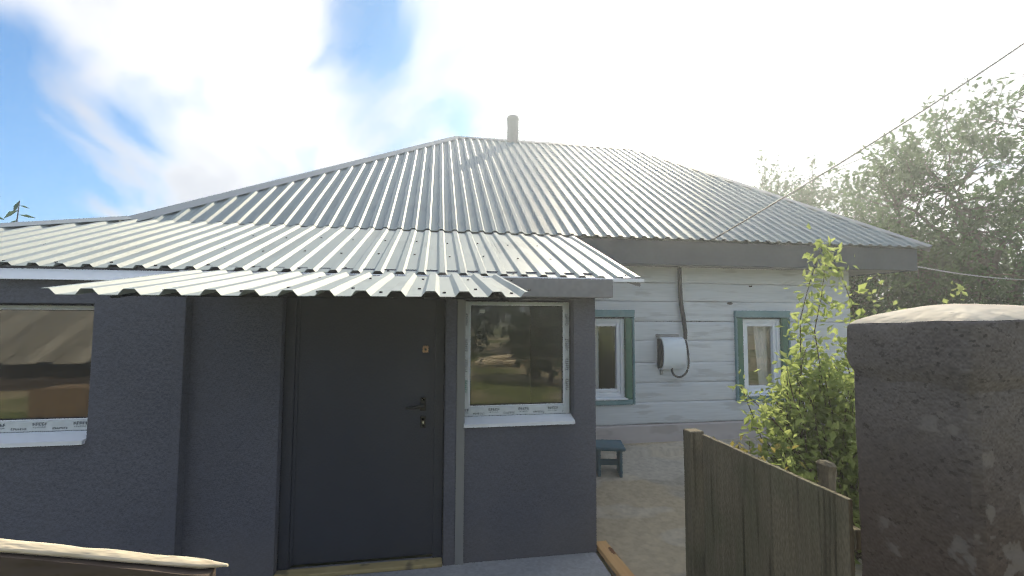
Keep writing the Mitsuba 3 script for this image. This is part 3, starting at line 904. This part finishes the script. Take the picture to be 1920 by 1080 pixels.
X0, X1, Y0, Y1 = 1.60, 2.14, 1.14, 1.555
body = trimesh.convex.convex_hull(np.array([(x + sx * b, y + sy * c, z) for x, sx in ((X0, 1), (X1, -1)) for y, sy in ((Y0, 1), (Y1, -1)) for z in (-0.05, 1.56) for b, c in ((0, 0.02), (0.02, 0))]))
body = trimesh.Trimesh(*trimesh.remesh.subdivide_to_size(body.vertices, body.faces, 0.05))
body.merge_vertices()
body.vertices += 0.016 * (np.stack([meshkit.fbm(body.vertices * 7 + o, 4, 3) for o in (0, 31, 57)], -1) - 0.5)
add("shaft", body, "mat_pillar", 50, pillar)
cx0, cx1, cy0, cy1 = X0 - 0.020, X1 + 0.020, Y0 - 0.020, Y1 + 0.004


def ring(inset, z, n=16):
    """A rounded rectangle round the cap, n points to a side."""
    x0, x1, y0, y1 = cx0 + inset, cx1 - inset, cy0 + inset, cy1 - inset
    t = np.linspace(0, 1, n, endpoint=False)
    p = np.concatenate([np.stack([x0 + (x1 - x0) * t, 0 * t + y0], -1), np.stack([0 * t + x1, y0 + (y1 - y0) * t], -1), np.stack([x1 - (x1 - x0) * t, 0 * t + y1], -1), np.stack([0 * t + x0, y1 - (y1 - y0) * t], -1)])
    m = np.array([(cx0 + cx1) / 2, (cy0 + cy1) / 2])
    r = 0.028
    hx_, hy_ = (x1 - x0) / 2, (y1 - y0) / 2
    g = p - m
    dx, dy = np.maximum(np.abs(g[:, 0]) - (hx_ - r), 0), np.maximum(np.abs(g[:, 1]) - (hy_ - r), 0)
    k = np.maximum(np.hypot(dx, dy) / r, 1)
    g = np.stack([np.sign(g[:, 0]) * np.minimum(np.abs(g[:, 0]), hx_ - r + dx / k), np.sign(g[:, 1]) * np.minimum(np.abs(g[:, 1]), hy_ - r + dy / k)], -1)
    front = np.clip((cy1 - (g[:, 1] + m[1])) / (cy1 - cy0), 0, 1)
    return np.column_stack([g + m, z + 0.020 * front * (z > 1.68)])


rings = [ring(0.026, 1.485), ring(0.020, 1.51), ring(0.012, 1.53), ring(0.004, 1.55), ring(0.0, 1.575), ring(0.0, 1.60), ring(0.0, 1.64), ring(0.001, 1.68), ring(0.003, 1.695), ring(0.008, 1.704)]
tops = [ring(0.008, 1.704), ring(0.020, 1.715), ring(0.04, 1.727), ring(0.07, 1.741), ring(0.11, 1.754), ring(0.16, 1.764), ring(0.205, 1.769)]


def skin(rs_, close):
    v = np.vstack(rs_)
    m = len(rs_[0])
    i, j = np.meshgrid(np.arange(len(rs_) - 1), np.arange(m), indexing="ij")
    q = np.stack([i * m + j, i * m + (j + 1) % m, (i + 1) * m + (j + 1) % m, (i + 1) * m + j], -1).reshape(-1, 4)
    f = np.vstack([q[:, [0, 1, 2]], q[:, [0, 2, 3]]])
    if close:
        o = (len(rs_) - 1) * m
        v = np.vstack([v, rs_[-1].mean(0)])
        f = np.vstack([f, np.stack([o + np.arange(m), o + (np.arange(m) + 1) % m, np.full(m, len(v) - 1)], -1)])
    t = trimesh.Trimesh(v, f, process=False)
    t = t.subdivide()
    t.vertices += 0.011 * (np.stack([meshkit.fbm(t.vertices * 9 + o_, 4, 6) for o_ in (0, 31, 57)], -1) - 0.5)
    return t


add("cap", skin(rings, False), "mat_pillar", True, pillar)
add("sunlit_mortar_top", skin(tops, True), "mat_mortar_sunlit", True, pillar)  # top skin of the cap, sun brightness put into its paler colour

fence = thing("fence", "rough wooden fence end with a sunlit uneven top rail at the bottom left", "fence")
r0, r1 = np.array([-1.95, 1.085, 1.474]), np.array([-0.435, 1.095, 1.195])
n = 60
rv = []
sec = np.array([(-0.024, -0.010), (-0.027, -0.004), (-0.022, 0.001), (-0.004, 0.004), (0.016, 0.003), (0.025, -0.003), (0.022, -0.012)])
for q in range(n + 1):
    s = q / n
    c = r0 + (r1 - r0) * s
    taper = 1.0 - 0.45 * smoothstep_np(0.3, 1.0, s) - 0.45 * smoothstep_np(0.965, 1.0, s)
    for (a, b) in sec:
        w = meshkit.fbm(np.array([[s * 22, a * 30, b * 30]]), 3, 4)[0] - 0.5
        rv.append(c + np.array([0, a * taper * (1 + 0.5 * w), b * (0.35 + 0.65 * taper) + 0.005 * w]))
ns = len(sec)
f = []
for q in range(n):
    for j in range(ns):
        f.append((q * ns + j, (q + 1) * ns + j, (q + 1) * ns + (j + 1) % ns, q * ns + (j + 1) % ns))
f = np.array(f)
tri = np.vstack([f[:, [0, 1, 2]], f[:, [0, 2, 3]], [[0, j, j + 1] for j in range(1, ns - 1)], [[n * ns, n * ns + j + 1, n * ns + j] for j in range(1, ns - 1)]])
add("rail", trimesh.Trimesh(np.array(rv), tri, process=False), "mat_rail", 50, fence)
for q in range(11):
    xb = -0.515 - 0.136 * q
    zt = r0[2] + (r1[2] - r0[2]) * (xb - 0.06 - r0[0]) / (r1[0] - r0[0]) - 0.016
    add("board", box(xb - 0.133, xb, 1.070, 1.088, 0.0, zt - 0.075 - 0.002 * (q % 3), 0.004), "mat_rail_face", parent=fence)
dz = (r1[2] - r0[2]) / (r1[0] - r0[0])
bm = [(x, y, r0[2] + dz * (x - r0[0]) + z) for x in (-1.95, -0.462) for y in (1.066, 1.104) for z in (-0.085, -0.011)]
bm = trimesh.Trimesh(*trimesh.remesh.subdivide_to_size(trimesh.convex.convex_hull(np.array(bm)).vertices, trimesh.convex.convex_hull(np.array(bm)).faces, 0.05))
bm.merge_vertices()
bm.vertices += 0.006 * (np.stack([meshkit.fbm(bm.vertices * 14 + o, 3, 2) for o in (0, 20, 40)], -1) - 0.5)
add("beam", bm, "mat_rail_face", 40, fence)
add("post", box(-1.8, -1.71, 1.1055, 1.17, -0.1, 1.36, 0.006), "mat_rail_face", parent=fence)
add("post", box(-0.75, -0.68, 1.1055, 1.17, -0.1, 1.14, 0.006), "mat_rail_face", parent=fence)

stk = box(2.83, 2.92, 2.98, 3.06, -0.05, 0.76, 0.02)
stk = trimesh.Trimesh(*trimesh.remesh.subdivide_to_size(stk.vertices, stk.faces, 0.06))
stk.merge_vertices()
stk.vertices += 0.045 * (np.stack([meshkit.fbm(stk.vertices * 12 + o, 3, 2) for o in (0, 20, 40)], -1) - 0.5)
k = add("stake", turned(stk, 4, (2.87, 3.0, 0), (0, 1, 0)).apply_translation([-0.64, -0.62, 0.125]), "mat_oldwood", 50)
labels[k] = {"label": "short weathered wooden stake standing behind the gate at foot of the bush", "category": "stake"}

# ------------------------------------------------------------------ wires
def sag(a, b, s, n=40):
    t = np.linspace(0, 1, n)[:, None]
    p = np.asarray(a) * (1 - t) + np.asarray(b) * t
    p[:, 2] -= (4 * s * t * (1 - t))[:, 0]
    return p


k = add("power_wire", tube(sag((3.25, 4.90, 2.66), (7.6, 4.6, 5.35), 0.05), 0.0095, 6), "mat_wire", 40)
labels[k] = {"label": "thick dark overhead wire dropping steeply to the eave of the house", "category": "wire"}
k = add("power_wire", tube(sag((7.6, 10.5, 4.6), (12.5, 8.3, 6.6), 0.05), 0.008, 6), "mat_wire", 40)
labels[k] = {"label": "thin second overhead wire crossing in front of the tree crowns", "category": "wire"}
k = add("clothesline", tube(sag((6.15, 5.0, 2.42), (9.6, 5.6, 2.33), 0.06), 0.008, 6), "mat_wire_pale", 40)
labels[k] = {"label": "pale slack line running right from the house corner below the eave", "category": "line"}


# ------------------------------------------------------------------ plants
def leaves(pos, dirs, size, rs, wide=0.5, fold=0.18, spread=0.9):
    """One bent four-triangle leaf at each position, pointing roughly along dirs."""
    n = len(pos)
    d = dirs / (np.linalg.norm(dirs, axis=1, keepdims=True) + 1e-9) + spread * rs.normal(size=(n, 3)) * 0.6 + np.array([0, 0, -0.25])
    d /= np.linalg.norm(d, axis=1, keepdims=True)
    up = np.array([0, 0, 1.0]) + 0.55 * rs.normal(size=(n, 3))
    s = np.cross(d, up)
    s /= np.linalg.norm(s, axis=1, keepdims=True) + 1e-9
    u = np.cross(s, d)
    L = size * rs.uniform(0.6, 1.25, (n, 1))
    W = L * wide * rs.uniform(0.8, 1.15, (n, 1))
    b = pos
    mid = pos + d * L * 0.5 - u * L * fold
    lft, rgt = pos + d * L * 0.45 - s * W * 0.5, pos + d * L * 0.45 + s * W * 0.5
    tip = pos + d * L - u * L * fold * 1.3
    v = np.stack([b, lft, mid, rgt, tip], 1).reshape(-1, 3)
    o = (np.arange(n) * 5)[:, None, None]
    f = (np.array([[0, 1, 2], [0, 2, 3], [1, 4, 2], [2, 4, 3]])[None] + o).reshape(-1, 3)
    return v, f


def soup(vf):
    v, f = vf
    return trimesh.Trimesh(v, f, process=False)


def limb(a, b, r0, r1, rs, n=7, bend=0.12):
    a, b = np.asarray(a, float), np.asarray(b, float)
    t = np.linspace(0, 1, n)[:, None]
    L = np.linalg.norm(b - a)
    off = rs.normal(size=3) * bend * L
    p = a * (1 - t) + b * t + off * (t * (1 - t) * 2) + rs.normal(size=(n, 3)) * 0.012 * L * (t * (1 - t) * 4)
    return p, np.linspace(r0, r1, n)


def tree(name, label, base, top_z, center, radii, n_twigs, per_twig, size, leaf, seed, group=None, trunk_r=0.12, shoots=(), gap=0.42, twig=0.45, wide=0.5, category="tree"):
    rs = np.random.default_rng(seed)
    base, center, radii = (np.asarray(q, float) for q in (base, center, radii))
    k = thing(name, label, category, group)
    wood, pos, dirs = [], [], []
    fork = base + (center - base) * np.array([0.7, 0.7, 0.62])
    p, r = limb(base, fork, trunk_r, trunk_r * 0.6, rs, 9, 0.05)
    add("trunk", tube(p, r, 10), "mat_bark", 60, k)
    mains = []
    for q in range(7):
        e = center + radii * np.array([math.cos(q * 2.4), math.sin(q * 2.4), rs.uniform(-0.35, 0.75)]) * rs.uniform(0.45, 0.75)
        p, r = limb(fork - np.array([0, 0, 0.25 * (q % 3)]), e, trunk_r * 0.5, trunk_r * 0.12, rs)
        wood.append(tube(p, r, 6))
        mains.append(p)
    ends = np.vstack(mains)
    got = 0
    while got < n_twigs:
        d = rs.normal(size=3)
        d /= np.linalg.norm(d)
        rad = rs.uniform(0.25, 1.0) ** 0.45
        lump = 0.75 + 0.5 * meshkit.fbm((d * 1.9 + seed)[None], 3, seed)[0]
        c = center + radii * d * rad * lump
        if meshkit.fbm((c * 1.1 + seed * 3)[None], 3, seed + 5)[0] < gap:
            continue
        if c[2] < base[2] + 0.3:
            continue
        got += 1
        out = d * np.array([1, 1, 0.6]) + np.array([0, 0, 0.45]) + 0.4 * rs.normal(size=3)
        out /= np.linalg.norm(out)
        L = twig * rs.uniform(0.6, 1.3)
        near = ends[np.argmin(((ends - c) ** 2).sum(1))]
        if got % 3 == 0:
            p, r = limb(near, c, 0.014, 0.006, rs, 5)
            wood.append(tube(p, r, 4, False))
        p, r = limb(c, c + out * L, 0.006, 0.002, rs, 4)
        if got % 2 == 0:
            wood.append(tube(p, r, 3, False))
        t = rs.uniform(0.05, 1.05, per_twig)[:, None]
        pos.append(c + out * L * t + rs.normal(size=(per_twig, 3)) * 0.10 * twig)
        dirs.append(out + 0.8 * rs.normal(size=(per_twig, 3)))
    for (a, b, cnt) in shoots:
        a, b = np.asarray(a, float), np.asarray(b, float)
        p, r = limb(a, b, 0.012, 0.003, rs, 6, 0.04)
        wood.append(tube(p, r, 4, False))
        t = np.sort(rs.uniform(0.1, 1.0, cnt))[:, None]
        pos.append(a + (b - a) * t + rs.normal(size=(cnt, 3)) * 0.05)
        dirs.append((b - a) / np.linalg.norm(b - a) * 0.5 + rs.normal(size=(cnt, 3)))
    add("branches", cat(*wood), "mat_bark", 60, k)
    labels[k + "__branches"] = {"kind": "stuff"}
    c = add("crown", soup(leaves(np.vstack(pos), np.vstack(dirs), size, rs, wide)), leaf, parent=k)
    labels[c] = {"kind": "stuff"}
    return k


tree("apple_tree", "tall leafy tree at the right edge with its crown against the sky", (9.9, 6.6, 0), 5.7, (9.7, 6.6, 3.55), (2.05, 2.0, 2.0), 780, 19, 0.115, "mat_leaf_apple", 3, trunk_r=0.14, gap=0.46,
     shoots=[((9.0, 6.5, 4.9), (8.9, 6.5, 5.75), 26), ((8.4, 6.7, 4.2), (8.0, 6.7, 4.75), 26), ((9.8, 6.4, 5.1), (9.9, 6.3, 5.95), 26), ((8.0, 6.6, 3.6), (7.55, 6.6, 4.25), 24)])
tree("plum_tree", "rounded tree with upright shoots rising right behind the metal roof slope", (10.2, 11.2, 0), 6.2, (10.1, 11.2, 3.9), (1.85, 1.8, 1.6), 700, 18, 0.12, "mat_leaf_back", 5,
     shoots=[((8.9, 11.1, 4.9), (8.85, 11.0, 6.25), 60), ((9.3, 11.1, 4.9), (9.3, 11.0, 6.1), 50), ((9.05, 11.1, 4.9), (9.1, 11.0, 6.05), 46), ((10.3, 11.0, 5.0), (10.45, 11.0, 6.35), 60), ((9.75, 11.0, 5.0), (9.7, 11.0, 5.9), 40), ((10.8, 11.0, 4.8), (11.0, 11.0, 5.7), 40)])
tree("bushy_tree", "lower bushy tree filling the gap between the two taller trees", (9.6, 8.8, 0), 4.2, (9.7, 8.8, 2.5), (1.5, 1.4, 1.65), 560, 18, 0.11, "mat_leaf_apple", 9, trunk_r=0.09)
tree("dark_tree", "shaded dark tree low behind the right corner of the house", (9.0, 8.2, 0), 3.0, (9.4, 8.0, 1.6), (2.3, 1.6, 1.5), 600, 18, 0.12, "mat_leaf_back", 14, trunk_r=0.09, gap=0.3)
tree("dark_tree", "dense dark tree standing beyond the pillar at the far right", (11.5, 6.2, 0), 3.4, (11.8, 6.6, 2.0), (2.4, 2.4, 1.9), 600, 18, 0.13, "mat_leaf_back", 15, trunk_r=0.09, gap=0.3)
tree("dark_tree", "distant tree seen low between the house corner and tall tree", (13.5, 13.5, 0), 5.2, (13.5, 13.5, 2.6), (3.0, 3.0, 2.4), 300, 12, 0.2, "mat_leaf_back", 16, trunk_r=0.12, gap=0.25)

# young tree whose top sprigs show over the porch roof at the far left
sap = thing("sapling", "young tree whose drooping leaf sprigs show above roof at far left", "tree")
rs = np.random.default_rng(4)
p, r = limb((-5.65, 7.0, 0.0), (-5.55, 7.0, 2.6), 0.035, 0.018, rs, 8, 0.03)
add("trunk", tube(p, r, 8), "mat_bark", 60, sap)
wood, lp, ld = [], [], []
for (a, b, nn) in (((-5.55, 7.0, 2.4), (-5.545, 7.0, 3.25), 7), ((-5.6, 7.0, 2.3), (-6.02, 7.0, 3.5), 9), ((-5.6, 7.0, 2.0), (-6.3, 7.1, 3.0), 12)):
    p, r = limb(a, b, 0.014, 0.005, rs, 7, 0.03)
    wood.append(tube(p, r, 5))
    a, b = np.array(a), np.array(b)
    tt = np.linspace(0.55, 1.0, nn)[:, None]
    lp.append(a + (b - a) * tt)
    sd = np.where(np.arange(nn) % 2, 1.0, -1.0)[:, None]
    ld.append(sd * np.array([1.0, 0.1, 0.35]) + 0.12 * rs.normal(size=(nn, 3)))
add("branches", cat(*wood), "mat_bark", 60, sap)
labels[sap + "__branches"] = {"kind": "stuff"}
k = add("crown", soup(leaves(np.vstack(lp), np.vstack(ld), 0.17, rs, 0.30, 0.2, 0.15)), "mat_leaf_back", parent=sap)
labels[k] = {"kind": "stuff"}


def bush(name, label, base, tips, n_stems, height, spread, per, size, leaf, seed, category="bush", low=0.12):
    rs = np.random.default_rng(seed)
    base = np.asarray(base, float)
    k = thing(name, label, category)
    wood, pos, dirs = [], [], []
    ends = [np.asarray(t, float) for t in tips]
    while len(ends) < n_stems + len(tips):
        a = rs.uniform(0, 2 * math.pi)
        rr = spread * math.sqrt(rs.uniform(0, 1))
        ends.append(base + np.array([math.cos(a) * rr, math.sin(a) * rr, height * rs.uniform(0.25, 1.0) * (1 - 0.35 * rr / spread)]))
    for e in ends:
        p, r = limb(base + np.append(rs.normal(size=2) * 0.06, 0), e, 0.008, 0.003, rs, 8, 0.14)
        wood.append(tube(p, r, 4, False))
        n = int(per * np.linalg.norm(e - base) / height * rs.uniform(0.7, 1.3))
        t = rs.uniform(low, 1.02, n) ** 0.75
        c = np.stack([np.interp(t, np.linspace(0, 1, len(p)), p[:, q]) for q in range(3)], -1)
        pos.append(c + rs.normal(size=(n, 3)) * 0.055)
        dirs.append((e - base) / np.linalg.norm(e - base) * 0.4 + rs.normal(size=(n, 3)))
    add("stems", cat(*wood), "mat_bark", 60, k)
    labels[k + "__stems"] = {"kind": "stuff"}
    c = add("foliage", soup(leaves(np.vstack(pos), np.vstack(dirs), size, rs, 0.68)), leaf, parent=k)
    labels[c] = {"kind": "stuff"}
    return k


bush("bush", "sunlit yellow-green leafy bush in front of the right house window beside the pillar", (2.93, 2.98, 0.0), [(2.82, 2.92, 2.27), (2.84, 2.94, 2.22), (2.80, 2.88, 2.12), (2.05, 2.82, 1.26), (2.08, 2.8, 1.2), (2.2, 2.8, 1.1), (2.38, 2.8, 1.42), (2.2, 2.66, 0.85), (2.42, 2.84, 1.3)],
     125, 1.80, 0.47, 120, 0.066, "mat_leaf_bush", 21)
bush("bush", "small bright shrub top peeking just above the left end of pillar cap", (4.55, 4.0, 0.05), [(4.55, 4.0, 2.1), (4.4, 4.0, 1.95), (4.7, 4.0, 1.95)], 22, 1.85, 0.34, 60, 0.065, "mat_leaf_bush", 22)
bush("bush", "pale shrub tip showing above the middle of the pillar cap", (5.55, 4.05, 0.05), [(5.55, 4.0, 2.05), (5.4, 4.0, 1.95)], 16, 1.8, 0.3, 55, 0.07, "mat_leaf_bush", 23)
bush("weed", "low yellowing weed growing just over the sloping top of gate", (2.05, 2.55, 0.0), [(1.95, 2.62, 0.95), (2.1, 2.5, 0.9), (1.86, 2.6, 0.93)], 22, 0.88, 0.28, 50, 0.048, "mat_leaf_dry", 24, "plant")

# ------------------------------------------------------------------ across the yard behind the camera: seen mirrored in the porch windows
shed = thing("shed", "low old shed with grey weathered roof mirrored in left porch window", "shed")
sw = add("wall", box(-15.0, -5.6, -9.5, -5.6, -0.1, 0.55, 0.02), "mat_rail_face", parent=shed)
slo = np.array([0, -1, 0.55]) / math.hypot(1, 0.55)
for q in range(31):
    x = -15.4 + q * 0.325
    m = box(x, x + 0.318, 0, 5.0, 0, 0.03, 0.004)
    m.apply_transform(trimesh.transformations.rotation_matrix(math.atan(-0.55), [1, 0, 0]))
    m.apply_transform(trimesh.transformations.rotation_matrix(math.pi, [0, 0, 1], [x + 0.16, 0, 0]))
    m.apply_translation([0, -5.2, 0.60 + 0.01 * (q % 3)])
    m.apply_transform(np.eye(4))
    v = m.vertices
    m.vertices = np.stack([v[:, 0], v[:, 1], 0.60 + 0.01 * (q % 3) + (-5.2 - v[:, 1]) * 0.55 + 0.03 * (v[:, 2] > 0.615 + (-5.2 - v[:, 1]) * -0.55)], -1)
    add("roof_board", m, "mat_shingle", parent=shed)
crate = thing("crate", "brown wooden crate mirrored low in the left porch window", "crate")
for q in range(6):
    add("board", box(-5.75 + q * 0.145, -5.75 + q * 0.145 + 0.138, -0.92, -0.90, 0.0, 0.66, 0.004), "mat_crate", parent=crate)
add("body", box(-5.75, -4.89, -1.5, -0.925, -0.02, 0.64, 0.01), "mat_crate", parent=crate)
wp = thing("woodpile", "pale heap of split firewood mirrored in the right porch window", "woodpile")
rs = np.random.default_rng(8)
for q in range(44):
    c = np.array([rs.uniform(1.4, 3.9), rs.uniform(-9.3, -8.6), 0.0])
    c[2] = 0.06 + 0.42 * rs.random() * (1 - abs(c[0] - 2.6) / 1.6)
    d = rs.normal(size=3) * np.array([1, 0.6, 0.25])
    d /= np.linalg.norm(d)
    add("log", tube([c - d * 0.22, c + d * 0.22], 0.06 * rs.uniform(0.7, 1.2), 6), "mat_firewood", parent=wp)
for q, (x, y, s) in enumerate(((0.6, -13.0, 0.95), (4.0, -12.0, 1.0), (7.5, -13.5, 1.0), (-3.0, -16.0, 1.1), (-7.5, -17.0, 1.2), (-13.0, -17.5, 1.2), (2.9, -4.6, 0.42))):
    lab = ["tree with thin bare limbs mirrored at left of right porch window", "broad tree mirrored in the middle of right porch window", "tree mirrored at the right of the right porch window", "tree behind the photographer facing the door",
           "tree standing right beside the low old shed", "tree behind the low old shed", "dark bush mirrored at the right side of the right porch window"][q]
    tree("garden_tree", lab, (x, y, 0), 5 * s, (x, y, 2.5 * s), (2.4 * s, 1.8 * s, 2.3 * s), 230, 10, 0.30 * max(s, 0.55), "mat_leaf_back", 40 + q, trunk_r=0.14 * s, gap=0.25, twig=0.5 * s)

# ------------------------------------------------------------------ thin scattering air, added to stand in for veiling lens glare
scene["glare_air"] = {"type": "homogeneous", "albedo": {"type": "rgb", "value": [0.88, 0.94, 0.97]}, "sigma_t": GLARE, "phase": {"type": "hg", "g": 0.72}}
scene["glare_veil"] = {"type": "cube", "to_world": T().translate([0, 0, 2.7]).scale([175, 175, 4.3]), "bsdf": {"type": "null"}, "interior": {"type": "ref", "id": "glare_air"}}
labels["glare_veil"] = {"kind": "stuff"}
scene["camera"]["medium"] = {"type": "ref", "id": "glare_air"}
